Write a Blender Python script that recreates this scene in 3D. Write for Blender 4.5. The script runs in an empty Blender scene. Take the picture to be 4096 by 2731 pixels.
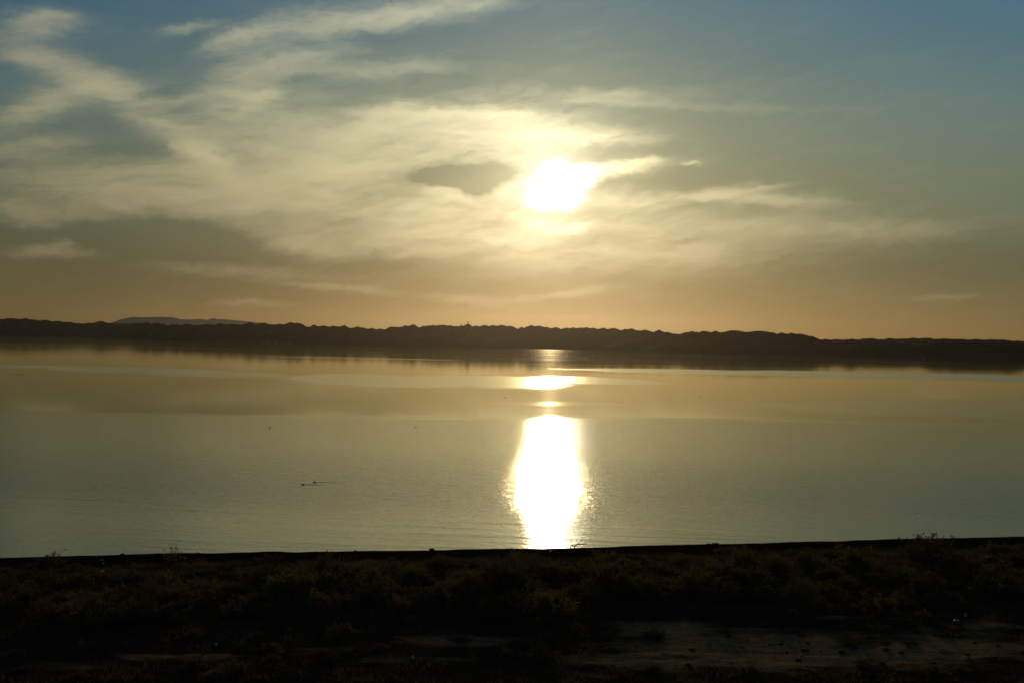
import bpy, math, random
import numpy as np
from mathutils import Vector

# ------------------------------------------------------------------ camera
SC = bpy.context.scene
COL = SC.collection
CAM_H = 22.0
PITCH = math.radians(0.137)
ROLL = math.radians(-1.0)
LENS = 35.0
cam_data = bpy.data.cameras.new('camera')
cam_data.lens = LENS
cam_data.sensor_width = 36.0
cam_data.clip_start = 0.5
cam_data.clip_end = 60000.0
cam = bpy.data.objects.new('camera', cam_data)
cam.location = (0.0, 0.0, CAM_H)
cam.rotation_euler = (math.radians(90) - PITCH, ROLL, 0.0)
COL.objects.link(cam)
SC.camera = cam

# photograph pixel (4096 x 2731) <-> direction, used to survey real positions
FPX = 4096.0 * LENS / 36.0
_M = cam.rotation_euler.to_matrix()
AX_R = np.array(_M @ Vector((1, 0, 0)))
AX_U = np.array(_M @ Vector((0, 1, 0)))
AX_F = np.array(_M @ Vector((0, 0, -1)))

def ray(px, py):
    d = AX_F * FPX + AX_R * (px - 2048.0) + AX_U * (1365.5 - py)
    return d / np.linalg.norm(d)

def azel(px, py):                       # degrees
    d = ray(px, py)
    return math.degrees(math.atan2(d[0], d[1])), math.degrees(math.asin(d[2]))

def on_level(px, py, z=0.0):
    d = ray(px, py)
    t = (z - CAM_H) / d[2]
    return np.array([d[0] * t, d[1] * t, z])

def project(X, Y, Z):
    dx, dy, dz = X, Y, Z - CAM_H
    f = dx * AX_F[0] + dy * AX_F[1] + dz * AX_F[2]
    f = np.where(f < 0.1, 0.1, f)
    u = dx * AX_R[0] + dy * AX_R[1] + dz * AX_R[2]
    v = dx * AX_U[0] + dy * AX_U[1] + dz * AX_U[2]
    return 2048 + FPX * u / f, 1365.5 - FPX * v / f

SUN_AZ, SUN_EL = azel(2212, 752)

# ------------------------------------------------------------------ exposure
SC.render.engine = 'CYCLES'
vs = SC.view_settings
vs.view_transform = 'Standard'
vs.look = 'None'
vs.gamma = 1.0
vs.use_curve_mapping = False
vs.exposure = -2.0
SC.cycles.use_denoising = True
SC.cycles.use_adaptive_sampling = True
SC.cycles.adaptive_threshold = 0.02
SC.cycles.max_bounces = 6
SC.cycles.diffuse_bounces = 2
SC.cycles.glossy_bounces = 3
SC.cycles.transmission_bounces = 3
SC.cycles.transparent_max_bounces = 6
SC.cycles.volume_bounces = 0
SC.cycles.sample_clamp_indirect = 6.0

# ------------------------------------------------------------------ node helper
class NB:
    """small expression builder for a node tree"""
    def __init__(self, nt):
        self.nt = nt
    def node(self, t):
        return self.nt.nodes.new(t)
    def put(self, sock, v):
        if isinstance(v, bpy.types.NodeSocket):
            self.nt.links.new(v, sock)
        else:
            sock.default_value = v
    def m(self, op, a, b=None, c=None, clamp=False):
        n = self.node('ShaderNodeMath'); n.operation = op; n.use_clamp = clamp
        self.put(n.inputs[0], a)
        if b is not None: self.put(n.inputs[1], b)
        if c is not None: self.put(n.inputs[2], c)
        return n.outputs[0]
    def v(self, op, a, b=None, scale=None):
        n = self.node('ShaderNodeVectorMath'); n.operation = op
        self.put(n.inputs[0], a)
        if b is not None: self.put(n.inputs[1], b)
        if scale is not None: self.put(n.inputs['Scale'], scale)
        return n.outputs['Value'] if op in ('DOT_PRODUCT', 'LENGTH', 'DISTANCE') else n.outputs['Vector']
    def add(self, a, b): return self.m('ADD', a, b)
    def sub(self, a, b): return self.m('SUBTRACT', a, b)
    def mul(self, a, b): return self.m('MULTIPLY', a, b)
    def madd(self, a, b, c): return self.m('MULTIPLY_ADD', a, b, c)
    def xyz(self, x, y, z):
        n = self.node('ShaderNodeCombineXYZ')
        for s, v_ in zip(n.inputs, (x, y, z)): self.put(s, v_)
        return n.outputs[0]
    def sep(self, v_):
        n = self.node('ShaderNodeSeparateXYZ'); self.put(n.inputs[0], v_)
        return n.outputs
    def noise(self, vec, scale, detail=3.0, rough=0.5, dist=0.0, color=False, dim='3D'):
        n = self.node('ShaderNodeTexNoise'); n.noise_dimensions = dim
        self.put(n.inputs['Vector'], vec); self.put(n.inputs['Scale'], scale)
        n.inputs['Detail'].default_value = detail
        n.inputs['Roughness'].default_value = rough
        n.inputs['Distortion'].default_value = dist
        return n.outputs['Color' if color else 'Fac']
    def smooth(self, x, lo, hi, a=0.0, b=1.0):
        n = self.node('ShaderNodeMapRange'); n.interpolation_type = 'SMOOTHSTEP'
        self.put(n.inputs[0], x)
        n.inputs[1].default_value = lo; n.inputs[2].default_value = hi
        n.inputs[3].default_value = a; n.inputs[4].default_value = b
        return n.outputs[0]
    def ramp(self, x, stops, interp='LINEAR'):
        n = self.node('ShaderNodeValToRGB'); n.color_ramp.interpolation = interp
        e = n.color_ramp.elements
        while len(e) < len(stops): e.new(0.5)
        for k, (p, c) in enumerate(stops):
            e[k].position = p; e[k].color = (*c, 1.0)
        self.put(n.inputs[0], x)
        return n.outputs['Color']
    def mix(self, f, a, b):
        n = self.node('ShaderNodeMix'); n.data_type = 'RGBA'
        self.put(n.inputs[0], f)
        for s, v_ in ((n.inputs[6], a), (n.inputs[7], b)):
            self.put(s, v_ if isinstance(v_, bpy.types.NodeSocket) else (*v_, 1.0))
        return n.outputs[2]
    def blob(self, p1, e):
        """exp(-q) over a rotated ellipse; p1 = (u, v, 1); e = cu, cv, half length, half width, angle"""
        cu, cv, a, b, th = e
        c, s = math.cos(th), math.sin(th)
        d1 = self.v('DOT_PRODUCT', p1, (c / a, s / a, -(cu * c + cv * s) / a))
        d2 = self.v('DOT_PRODUCT', p1, (-s / b, c / b, -(-cu * s + cv * c) / b))
        q = self.madd(d2, d2, self.mul(d1, d1))
        return self.m('POWER', 0.3679, q)

# ------------------------------------------------------------------ world sky
world = bpy.data.worlds.new('World')
SC.world = world
world.use_nodes = True
wt = world.node_tree
B = NB(wt)
bg = wt.nodes['Background']
bg.inputs[1].default_value = 0.05
RAW = 80.0                        # background strength 0.05 at exposure -2

sky = B.node('ShaderNodeTexSky')
sky.sky_type = 'NISHITA'
sky.sun_disc = False
sky.sun_elevation = math.radians(SUN_EL)
sky.sun_rotation = math.radians(SUN_AZ)
sky.altitude = 900.0
sky.air_density = 1.0
sky.dust_density = 1.3
sky.ozone_density = 1.5

tc = B.node('ShaderNodeTexCoord')
dirv = B.v('NORMALIZE', tc.outputs['Generated'])
dx, dy, dz = B.sep(dirv)
el = B.mul(B.m('ARCSINE', dz), 57.29578)
az = B.mul(B.m('ARCTAN2', dx, dy), 57.29578)
sun_dir = (math.sin(math.radians(SUN_AZ)) * math.cos(math.radians(SUN_EL)),
           math.cos(math.radians(SUN_AZ)) * math.cos(math.radians(SUN_EL)),
           math.sin(math.radians(SUN_EL)))
cosang = B.m('MINIMUM', B.v('DOT_PRODUCT', dirv, sun_dir), 0.9999999)
ang = B.mul(B.m('ARCCOSINE', cosang), 57.29578)      # degrees from the sun

# clear air
tint = B.ramp(B.m('DIVIDE', el, 40.0), [
    (0.0, (0.425, 0.375, 0.255)), (0.10, (0.45, 0.44, 0.315)), (0.22, (0.70, 0.86, 0.64)),
    (0.36, (0.92, 1.42, 1.40)), (0.50, (0.72, 1.36, 1.80)), (1.0, (0.26, 0.40, 0.50))])
tn = B.v('SCALE', tint, scale=4.0)
clear = B.v('MULTIPLY', sky.outputs[0], tn)
clear = B.v('SCALE', clear, scale=1.0 / RAW)
clear = B.v('SCALE', clear, scale=B.m('MINIMUM', B.m('MAXIMUM', B.madd(az, 0.012, 1.0), 0.78), 1.30))
lum = B.v('DOT_PRODUCT', clear, (0.3, 0.6, 0.1))
clear = B.v('SCALE', clear, scale=B.m('DIVIDE', 1.0, B.madd(lum, 4.4, 1.0)))

# cirrus, laid out by azimuth and elevation
p0 = B.xyz(az, el, 0.0)
wn1 = B.noise(B.v('MULTIPLY', p0, (0.10, 0.22, 1.0)), 1.0, 3.0, 0.5, color=True)
wn2 = B.noise(B.v('MULTIPLY', p0, (0.45, 0.9, 1.0)), 1.0, 4.0, 0.55, color=True)
w1 = B.v('MULTIPLY', B.v('SUBTRACT', wn1, (0.5, 0.5, 0.5)), (4.5, 1.7, 0.0))
w2 = B.v('MULTIPLY', B.v('SUBTRACT', wn2, (0.5, 0.5, 0.5)), (1.1, 0.40, 0.0))
wn3 = B.noise(B.v('MULTIPLY', p0, (1.3, 2.2, 1.0)), 1.0, 4.0, 0.6, color=True)
w3 = B.v('MULTIPLY', B.v('SUBTRACT', wn3, (0.5, 0.5, 0.5)), (1.3, 0.55, 0.0))
pw = B.v('ADD', B.v('ADD', B.v('ADD', p0, w1), w2), w3)
pw1 = B.v('ADD', B.v('MULTIPLY', pw, (1.0, 1.0, 0.0)), (0.0, 0.0, 1.0))

pw1s = B.v('ADD', B.v('ADD', B.v('ADD', p0, w2), w3), (0.0, 0.0, 1.0))

STROKES = [  # x1, y1, x2, y2, half width (2352-wide picture), amount
    (0, 72, 150, 58, 24, .85), (60, 42, 160, 38, 14, .45),
    (0, 130, 120, 135, 15, .6), (100, 140, 285, 205, 26, .75), (0, 275, 150, 225, 22, .75), (110, 215, 300, 195, 22, .6),
    (250, 215, 430, 320, 30, .55), (400, 320, 500, 370, 22, .5), (350, 240, 470, 225, 11, .35),
    (480, 115, 620, 60, 20, .65), (600, 75, 850, 40, 28, .6), (820, 45, 1120, 2, 26, .75), (370, 75, 500, 50, 12, .35),
    (480, 255, 610, 150, 48, .6), (560, 150, 780, 125, 24, .5), (760, 165, 1010, 155, 16, .45), (520, 300, 740, 255, 55, .55),
    (420, 330, 560, 420, 40, .5), (560, 380, 900, 420, 62, .65), (0, 400, 500, 440, 58, .5), (0, 350, 160, 320, 16, .35),
    (0, 490, 300, 470, 30, .4), (430, 470, 880, 508, 50, .48),
    (760, 325, 920, 266, 32, .8), (880, 264, 1120, 268, 28, .85), (1080, 272, 1340, 300, 32, .7), (1290, 312, 1510, 318, 14, .5),
    (900, 325, 1190, 340, 42, .7), (640, 375, 960, 370, 50, .5),
    (960, 430, 1075, 455, 13, .7), (880, 480, 1040, 468, 24, .6), (1130, 440, 1230, 400, 34, .6), (880, 545, 1190, 500, 42, .6),
    (600, 545, 800, 590, 16, .4), (30, 582, 210, 578, 9, .45), (120, 560, 170, 552, 8, .3),
    (380, 610, 700, 635, 10, .32), (650, 652, 880, 668, 6, .4), (480, 700, 640, 697, 6, .25), (1000, 684, 1120, 692, 9, .25), (1170, 690, 1400, 663, 7, .3),
    (1335, 400, 1480, 380, 13, 1.7), (1450, 374, 1505, 372, 8, 1.0), (1570, 376, 1605, 376, 5, .6),
    (1190, 514, 1300, 532, 15, .8), (1290, 530, 1350, 518, 9, .9), (1100, 545, 1260, 548, 20, .4),
    (1560, 455, 1720, 437, 13, .85), (1640, 452, 1890, 466, 12, .7), (1700, 445, 1810, 426, 5, .4),
    (1380, 460, 1560, 472, 22, .5), (1400, 525, 1800, 520, 42, .5), (1750, 522, 2180, 530, 20, .5), (1480, 590, 1800, 592, 22, .4),
    (160, 440, 720, 450, 60, .22), (0, 470, 120, 520, 14, .3), (600, 560, 1000, 560, 26, .45), (1050, 600, 1500, 585, 26, .30), (560, 250, 640, 200, 16, .4), (440, 350, 520, 375, 8, .5), (330, 275, 460, 300, 8, .4), (900, 258, 1200, 262, 8, .7), (1000, 300, 1250, 310, 6, .5),
    (2130, 684, 2260, 680, 5, .3), (1200, 215, 1600, 216, 16, .22), (1300, 232, 1850, 250, 8, .15),
    (965, 408, 1185, 400, 17, -1.0), (955, 402, 1050, 412, 13, -.4), (1060, 442, 1130, 430, 12, -.4), (150, 526, 720, 562, 34, -.38), (260, 505, 480, 514, 20, -.18),
    (690, 585, 920, 605, 20, -.3), (200, 350, 420, 345, 16, -.25), (300, 250, 420, 290, 10, -.2),
]
K = 4096.0 / 2352.0
field = None
for (x1, y1, x2, y2, hw, amt) in STROKES:
    a1, e1 = azel(x1 * K, y1 * K); a2, e2 = azel(x2 * K, y2 * K)
    L = math.hypot(a2 - a1, e2 - e1)
    if e2 < 6.0 and amt > 0: amt *= 1.1; hw *= 1.3
    bl = B.blob(pw1s, ((a1 + a2) / 2, (e1 + e2) / 2, L * 0.58, hw * 0.02505 * 1.08, math.atan2(e2 - e1, a2 - a1)))
    field = B.mul(bl, amt) if field is None else B.madd(bl, amt, field)

# the same kind of cloud drifts on outside the strip of sky described above
far_n = B.noise(B.v('MULTIPLY', pw, (0.055, 0.14, 1.0)), 1.0, 4.0, 0.55)
outside = B.m('MAXIMUM', B.smooth(B.m('ABSOLUTE', az), 27.0, 36.0), B.smooth(el, 19.5, 26.0))
field = B.madd(B.mul(B.smooth(far_n, 0.46, 0.72), outside), 0.8, field)

# fibres
q1 = B.v('MULTIPLY', pw, (0.16, 0.85, 1.0))
tilt = B.node('ShaderNodeVectorRotate'); tilt.rotation_type = 'Z_AXIS'
B.put(tilt.inputs['Vector'], pw); tilt.inputs['Angle'].default_value = math.radians(-14)
q2 = B.v('MULTIPLY', tilt.outputs[0], (0.30, 1.7, 1.0))
f1 = B.noise(q1, 1.0, 6.0, 0.56, 0.25)
f2 = B.noise(q2, 1.0, 7.0, 0.57, 0.3)
fib = B.add(B.mul(f1, 0.55), B.mul(f2, 0.45))
f3 = B.noise(B.v('MULTIPLY', tilt.outputs[0], (1.1, 4.6, 1.0)), 1.0, 5.0, 0.6, 0.2)
fib = B.madd(B.sub(f3, 0.5), 0.16, fib)
amp_ = B.m('MINIMUM', B.m('MAXIMUM', B.madd(field, 1.0, 0.12), 0.0), 0.75)
dens = B.madd(B.mul(B.sub(fib, 0.5), 2.6), amp_, B.mul(field, 0.85))
veil = B.mul(B.smooth(el, 0.5, 6.0, 0.06, 0.13), B.smooth(el, 11.0, 17.0, 1.0, 0.0))
dens = B.add(B.m('MAXIMUM', dens, 0.0), veil)
alpha = B.sub(1.0, B.m('POWER', 0.3679, B.mul(B.mul(dens, B.m('DIVIDE', B.add(dens, 0.10), B.add(dens, 0.32))), 1.45)))

# light in the cloud: strong forward scattering round the sun, warmer low down
ph = B.add(B.mul(B.m('POWER', 0.3679, B.m('DIVIDE', ang, 9.0)), 0.40), B.mul(B.m('POWER', 0.3679, B.m('DIVIDE', ang, 38.0)), 0.82))
ccol = B.ramp(B.m('DIVIDE', el, 40.0), [
    (0.0, (0.92, 0.67, 0.38)), (0.10, (0.95, 0.76, 0.43)), (0.22, (1.0, 0.86, 0.48)), (0.42, (1.0, 0.95, 0.62)), (1.0, (1.0, 0.95, 0.72))])
cloud = B.v('SCALE', ccol, scale=ph)
skyc = B.node('ShaderNodeMix'); skyc.data_type = 'VECTOR'
B.put(skyc.inputs[0], alpha)
B.put(skyc.inputs[4], clear); B.put(skyc.inputs[5], cloud)
total = skyc.outputs[1]
# a thicker grey bank low in the west-southwest
bank = B.blob(pw1, (*azel(330 * K, 600 * K), 15.0, 3.2, -0.10))
bank2 = B.blob(pw1, (*azel(2250 * K, 600 * K), 9.0, 1.6, 0.0))
total = B.v('SCALE', total, scale=B.sub(1.0, B.m('MULTIPLY_ADD', bank2, 0.22, B.mul(bank, 0.20))))

# aureole and the sun itself, blurred by the cloud in front of it
ang_s = B.mul(ang, B.madd(B.sub(fib, 0.5), -0.7, 1.0))
core = None
for (x1, y1, x2, y2, hw, amt) in ((1262, 428, 1308, 424, 40, 1.0), (1225, 462, 1290, 462, 17, .8), (1310, 412, 1352, 402, 18, .7), (1262, 395, 1300, 392, 20, .6)):
    a1, e1 = azel(x1 * K, y1 * K); a2, e2 = azel(x2 * K, y2 * K)
    L = math.hypot(a2 - a1, e2 - e1)
    bl = B.blob(pw1s, ((a1 + a2) / 2, (e1 + e2) / 2, L * 0.5 + hw * 0.02505 * 0.7, hw * 0.02505, math.atan2(e2 - e1, a2 - a1)))
    core = B.mul(bl, amt) if core is None else B.madd(bl, amt, core)
core = B.add(B.m('POWER', B.m('MINIMUM', core, 1.3), 2.6), B.mul(core, 0.09))
pillar = B.blob(pw1s, (*azel(1268 * K, 352 * K), 2.4, 1.0, 0.1))
glow = B.m('POWER', 0.3679, B.m('POWER', B.m('DIVIDE', ang_s, 3.0), 1.15))
halo = B.m('POWER', 0.3679, B.m('DIVIDE', ang, 6.5))
total = B.v('ADD', total, B.v('SCALE', (1.0, 0.95, 0.80), scale=B.mul(core, 12.0)))
total = B.v('ADD', total, B.v('SCALE', (1.0, 0.88, 0.60), scale=B.mul(B.madd(alpha, 0.75, 0.55), B.add(B.mul(glow, 1.05), B.mul(pillar, 0.30)))))
total = B.v('ADD', total, B.v('SCALE', (1.0, 0.80, 0.46), scale=B.mul(halo, 0.13)))
final = B.v('SCALE', total, scale=RAW)
wt.links.new(final, bg.inputs[0])
world.cycles.sampling_method = 'NONE'          # soft sky: the sun lamp carries the direct light

# ------------------------------------------------------------------ sun lamp
sl = bpy.data.lights.new('sun', 'SUN')
sl.energy = 2.8
sl.angle = math.radians(0.53)
sl.color = (1.0, 0.72, 0.40)
so = bpy.data.objects.new('sun', sl)
so.rotation_euler = Vector(sun_dir).to_track_quat('Z', 'Y').to_euler()
so.location = (0, 40, 60)
COL.objects.link(so)
# ------------------------------------------------------------------ mesh helpers
rng = np.random.default_rng(7)

def mesh_from(name, V, F, mat=None, smooth=False):
    me = bpy.data.meshes.new(name)
    V = np.asarray(V, dtype=np.float32)
    if isinstance(F, np.ndarray):
        k = F.shape[1]
        me.vertices.add(len(V)); me.vertices.foreach_set('co', V.ravel())
        me.loops.add(F.size); me.loops.foreach_set('vertex_index', F.ravel().astype(np.int32))
        me.polygons.add(len(F))
        me.polygons.foreach_set('loop_start', np.arange(0, F.size, k, dtype=np.int32))
        me.update(calc_edges=True)
    else:
        me.from_pydata([tuple(map(float, v)) for v in V], [], [tuple(f) for f in F])
    if smooth:
        me.polygons.foreach_set('use_smooth', np.ones(len(me.polygons), dtype=bool))
    if mat: me.materials.append(mat)
    return me

def link(name, me, parent=None, loc=None):
    o = bpy.data.objects.new(name, me)
    COL.objects.link(o)
    if parent: o.parent = parent
    if loc is not None: o.location = loc
    return o

def tag(o, label=None, category=None, group=None, kind=None):
    if label: o['label'] = label
    if category: o['category'] = category
    if group: o['group'] = group
    if kind: o['kind'] = kind
    return o

def thing(name, loc, label, category, group=None, rotz=0.0):
    o = bpy.data.objects.new(name, None)
    o.empty_display_size = 0.2
    o.location = loc; o.rotation_euler = (0, 0, rotz)
    COL.objects.link(o)
    return tag(o, label, category, group)

class MB:
    """collects simple solids into one mesh"""
    def __init__(self): self.V = []; self.F = []
    def raw(self, V, F):
        n = len(self.V)
        self.V += [tuple(v) for v in V]; self.F += [tuple(i + n for i in f) for f in F]
    def box(self, c, s, rz=0.0):
        cx, cy, cz = c; a, b, h = s[0] / 2, s[1] / 2, s[2] / 2
        co, si = math.cos(rz), math.sin(rz)
        P = []
        for x, y, z in ((-a, -b, -h), (a, -b, -h), (a, b, -h), (-a, b, -h), (-a, -b, h), (a, -b, h), (a, b, h), (-a, b, h)):
            P.append((cx + x * co - y * si, cy + x * si + y * co, cz + z))
        self.raw(P, [(0, 3, 2, 1), (4, 5, 6, 7), (0, 1, 5, 4), (1, 2, 6, 5), (2, 3, 7, 6), (3, 0, 4, 7)])
    def tube(self, pts, radii, n=6):
        pts = [np.array(p, float) for p in pts]
        rings = []
        for i, p in enumerate(pts):
            t = pts[min(i + 1, len(pts) - 1)] - pts[max(i - 1, 0)]
            t /= (np.linalg.norm(t) + 1e-9)
            a = np.cross(t, (0, 0, 1.0) if abs(t[2]) < 0.9 else (1.0, 0, 0)); a /= np.linalg.norm(a)
            b = np.cross(t, a)
            rings.append([p + radii[i] * (math.cos(2 * math.pi * k / n) * a + math.sin(2 * math.pi * k / n) * b) for k in range(n)])
        P = [v for r in rings for v in r]
        F = []
        for i in range(len(rings) - 1):
            for k in range(n):
                F.append((i * n + k, i * n + (k + 1) % n, (i + 1) * n + (k + 1) % n, (i + 1) * n + k))
        F.append(tuple(range(n - 1, -1, -1))); F.append(tuple((len(rings) - 1) * n + k for k in range(n)))
        self.raw(P, F)
    def lathe(self, prof, n=12, c=(0, 0, 0), fn=None):
        P = []
        for r, z in prof:
            for k in range(n):
                a = 2 * math.pi * k / n
                rr, zz = (r, z) if fn is None else fn(r, z, a)
                P.append((c[0] + rr * math.cos(a), c[1] + rr * math.sin(a), c[2] + zz))
        F = []
        for i in range(len(prof) - 1):
            for k in range(n):
                F.append((i * n + k, i * n + (k + 1) % n, (i + 1) * n + (k + 1) % n, (i + 1) * n + k))
        F.append(tuple(range(n - 1, -1, -1))); F.append(tuple((len(prof) - 1) * n + k for k in range(n)))
        self.raw(P, F)
    def build(self, name, mat, parent=None, smooth=False):
        return link(name, mesh_from(name, self.V, self.F, mat, smooth), parent)

_perm = rng.permutation(4096)
_rv = rng.random(4096)
def vnoise(x, y):
    x = np.asarray(x, float); y = np.asarray(y, float)
    xi = np.floor(x).astype(int); yi = np.floor(y).astype(int)
    fx = x - xi; fy = y - yi
    fx = fx * fx * fx * (fx * (fx * 6 - 15) + 10); fy = fy * fy * fy * (fy * (fy * 6 - 15) + 10)
    h = lambda a, b: _rv[(_perm[(a) & 4095] + b * 57) & 4095]
    return (h(xi, yi) * (1 - fx) + h(xi + 1, yi) * fx) * (1 - fy) + (h(xi, yi + 1) * (1 - fx) + h(xi + 1, yi + 1) * fx) * fy
def fbm(x, y, o=4, g=0.5):
    s = 0; a = 1.0; t = 0
    for i in range(o):
        s = s + a * vnoise(x * 2 ** i + 13.7 * i, y * 2 ** i + 7.1 * i); t += a; a *= g
    return s / t
def ridged(x, y, o=4, g=0.5):
    s = 0; a = 1.0; t = 0
    for i in range(o):
        s = s + a * (1 - np.abs(2 * vnoise(x * 2 ** i + 3.3 * i, y * 2 ** i + 9.2 * i) - 1)); t += a; a *= g
    return s / t
def sstep(x, a, b):
    t = np.clip((x - a) / (b - a), 0, 1)
    return t * t * (3 - 2 * t)

def grid_mesh(name, X, Y, Z, mat, smooth=True):
    r, c = X.shape
    V = np.stack([X, Y, Z], -1).reshape(-1, 3)
    i = np.arange(r * c).reshape(r, c)
    F = np.stack([i[:-1, :-1], i[:-1, 1:], i[1:, 1:], i[1:, :-1]], -1).reshape(-1, 4)
    return mesh_from(name, V, F, mat, smooth)

# ------------------------------------------------------------------ materials
def material(name):
    m = bpy.data.materials.new(name); m.use_nodes = True
    return m, NB(m.node_tree), m.node_tree.nodes['Principled BSDF']

def plain(name, col, rough=0.8, var=0.25, scale=3.0, metal=0.0):
    m, b, p = material(name)
    t = b.node('ShaderNodeTexCoord')
    n = b.noise(t.outputs['Object'], scale, 4.0, 0.6)
    b.put(p.inputs['Base Color'], b.mix(n, tuple(c * (1 - var) for c in col), tuple(min(1, c * (1 + var)) for c in col)))
    p.inputs['Roughness'].default_value = rough
    p.inputs['Metallic'].default_value = metal
    p.inputs['Specular IOR Level'].default_value = 0.2
    return m

# water: calm sheets and wind-ruffled patches of one lake surface
m_water, b, p = material('lake_water')
geo = b.node('ShaderNodeNewGeometry')
P = geo.outputs['Position']
Pf = b.v('MULTIPLY', P, (1.0, 1.0, 0.0))
wob = b.noise(b.v('MULTIPLY', Pf, (0.008, 0.012, 0.0)), 1.0, 3.0, 0.5, color=True)
wob2 = b.noise(b.v('MULTIPLY', Pf, (0.05, 0.09, 0.0)), 1.0, 3.0, 0.55, color=True)
Pw = b.v('ADD', Pf, b.v('MULTIPLY', b.v('SUBTRACT', wob, (0.5, 0.5, 0.5)), (60.0, 34.0, 0.0)))
Pw = b.v('ADD', Pw, b.v('MULTIPLY', b.v('SUBTRACT', wob2, (0.5, 0.5, 0.5)), (9.0, 5.0, 0.0)))
wx, wy, wz = b.sep(Pw)
Pw1 = b.v('ADD', b.v('MULTIPLY', Pw, (1.0, 1.0, 0.0)), (0.0, 0.0, 1.0))
# near breeze: everything this side of a line about 280 m out
edge_y = b.madd(wx, 0.065, 281.0)
rag = b.noise(b.v('MULTIPLY', Pf, (0.012, 0.16, 0.0)), 1.0, 4.0, 0.6)
near_m = b.smooth(b.madd(b.sub(rag, 0.5), 50.0, b.sub(edge_y, wy)), -9.0, 14.0)
fade_r = b.smooth(wx, 60.0, 150.0, 1.0, 0.55)
near_m = b.mul(near_m, fade_r)
calm_shore = b.mul(b.smooth(wy, 112.0, 145.0, 0.40, 1.0), b.smooth(wy, 150.0, 200.0, 1.0, 0.68))
near_m = b.mul(near_m, calm_shore)
patch = None
def world_band(pts, amt, wscale=1.0):
    """pts: a list of (pixel x, row top, row bottom) stations along one patch of ruffled water"""
    global patch
    for (xa, ta, ba), (xb, tb, bb) in zip(pts[:-1], pts[1:]):
        ca = (on_level(xa, ta) + on_level(xa, ba)) / 2; cb = (on_level(xb, tb) + on_level(xb, bb)) / 2
        wd = (abs(on_level(xa, ta)[1] - on_level(xa, ba)[1]) + abs(on_level(xb, tb)[1] - on_level(xb, bb)[1])) / 4
        d = cb - ca; L = math.hypot(d[0], d[1])
        e = b.blob(Pw1, ((ca[0] + cb[0]) / 2, (ca[1] + cb[1]) / 2, L * 0.75, wd * 1.15, math.atan2(d[1], d[0])))
        e = b.smooth(b.madd(b.sub(rag, 0.5), 0.65, e), 0.26, 0.50, 0.0, amt)
        patch = e if patch is None else b.m('MAXIMUM', patch, e)
world_band([(-200, 1455, 1470), (350, 1462, 1476), (700, 1478, 1502)], 0.75)
world_band([(650, 1482, 1508), (1050, 1494, 1508)], 0.7)
world_band([(1250, 1498, 1538), (1750, 1496, 1550), (2150, 1508, 1544)], 0.75)
world_band([(2150, 1500, 1545), (2550, 1516, 1530)], 0.7)
world_band([(2450, 1474, 1488), (3000, 1480, 1500), (3600, 1490, 1516), (4300, 1506, 1530)], 0.85)
world_band([(3350, 1618, 1660), (4200, 1592, 1650)], 0.5)
world_band([(1150, 1424, 1428), (1700, 1434, 1440)], 0.25)
world_band([(2000, 1608, 1625), (2400, 1608, 1625)], 0.16)
# gentle streaks of breeze on the calm sheet
st = b.noise(b.v('MULTIPLY', Pf, (0.004, 0.05, 0.0)), 1.0, 4.0, 0.6)
streak = b.smooth(st, 0.5, 0.75, 0.0, 0.12)
far_st = b.noise(b.v('MULTIPLY', Pf, (0.0016, 0.0085, 0.0)), 1.0, 5.0, 0.65)
far_r = b.mul(b.smooth(wy, 560.0, 1500.0), b.smooth(far_st, 0.42, 0.66, 0.002, 0.026))
w_rough = b.m('MAXIMUM', b.madd(b.m('MAXIMUM', near_m, streak), 0.058, 0.04), b.madd(patch, 0.16, 0.04))
w_rough = b.m('MAXIMUM', w_rough, b.add(far_r, 0.04))
# ripples: fine chop in the breeze, long low swell bands in toward the shore
Pr = b.node('ShaderNodeVectorRotate'); Pr.rotation_type = 'Z_AXIS'
b.put(Pr.inputs['Vector'], Pf); Pr.inputs['Angle'].default_value = math.radians(6)
chop = b.noise(b.v('MULTIPLY', Pr.outputs[0], (2.0, 3.0, 0.0)), 1.0, 3.0, 0.6)
chop2 = b.noise(b.v('MULTIPLY', Pr.outputs[0], (0.6, 1.0, 0.0)), 1.0, 2.0, 0.5)
swell = b.noise(b.v('MULTIPLY', Pr.outputs[0], (0.035, 0.42, 0.0)), 1.0, 3.0, 0.5, 0.3)
near_sh = b.smooth(wy, 125.0, 215.0, 1.0, 0.12)
bump = b.node('ShaderNodeBump'); bump.inputs['Distance'].default_value = 1.0
b.put(bump.inputs['Strength'], b.m('MAXIMUM', near_m, b.mul(b.m('MAXIMUM', patch, streak), 0.12)))
b.put(bump.inputs['Height'], b.add(b.mul(chop, 0.046), b.mul(chop2, 0.066)))
bump2 = b.node('ShaderNodeBump'); bump2.inputs['Distance'].default_value = 1.0
b.put(bump2.inputs['Strength'], near_sh)
b.put(bump2.inputs['Height'], b.mul(swell, 0.085))
b.nt.links.new(bump.outputs[0], bump2.inputs['Normal'])
fres = b.node('ShaderNodeFresnel'); fres.inputs['IOR'].default_value = 1.40
body = b.node('ShaderNodeBsdfDiffuse'); body.inputs['Color'].default_value = (0.080, 0.072, 0.034, 1)
gl = b.node('ShaderNodeBsdfGlossy'); gl.distribution = 'MULTI_GGX'
gl.inputs['Color'].default_value = (1.0, 0.98, 0.83, 1)
b.put(gl.inputs['Roughness'], w_rough)
b.nt.links.new(bump2.outputs[0], gl.inputs['Normal'])
mxw = b.node('ShaderNodeMixShader')
b.put(mxw.inputs[0], b.madd(fres.outputs[0], 0.86, 0.14))
b.nt.links.new(body.outputs[0], mxw.inputs[1]); b.nt.links.new(gl.outputs[0], mxw.inputs[2])
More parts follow.
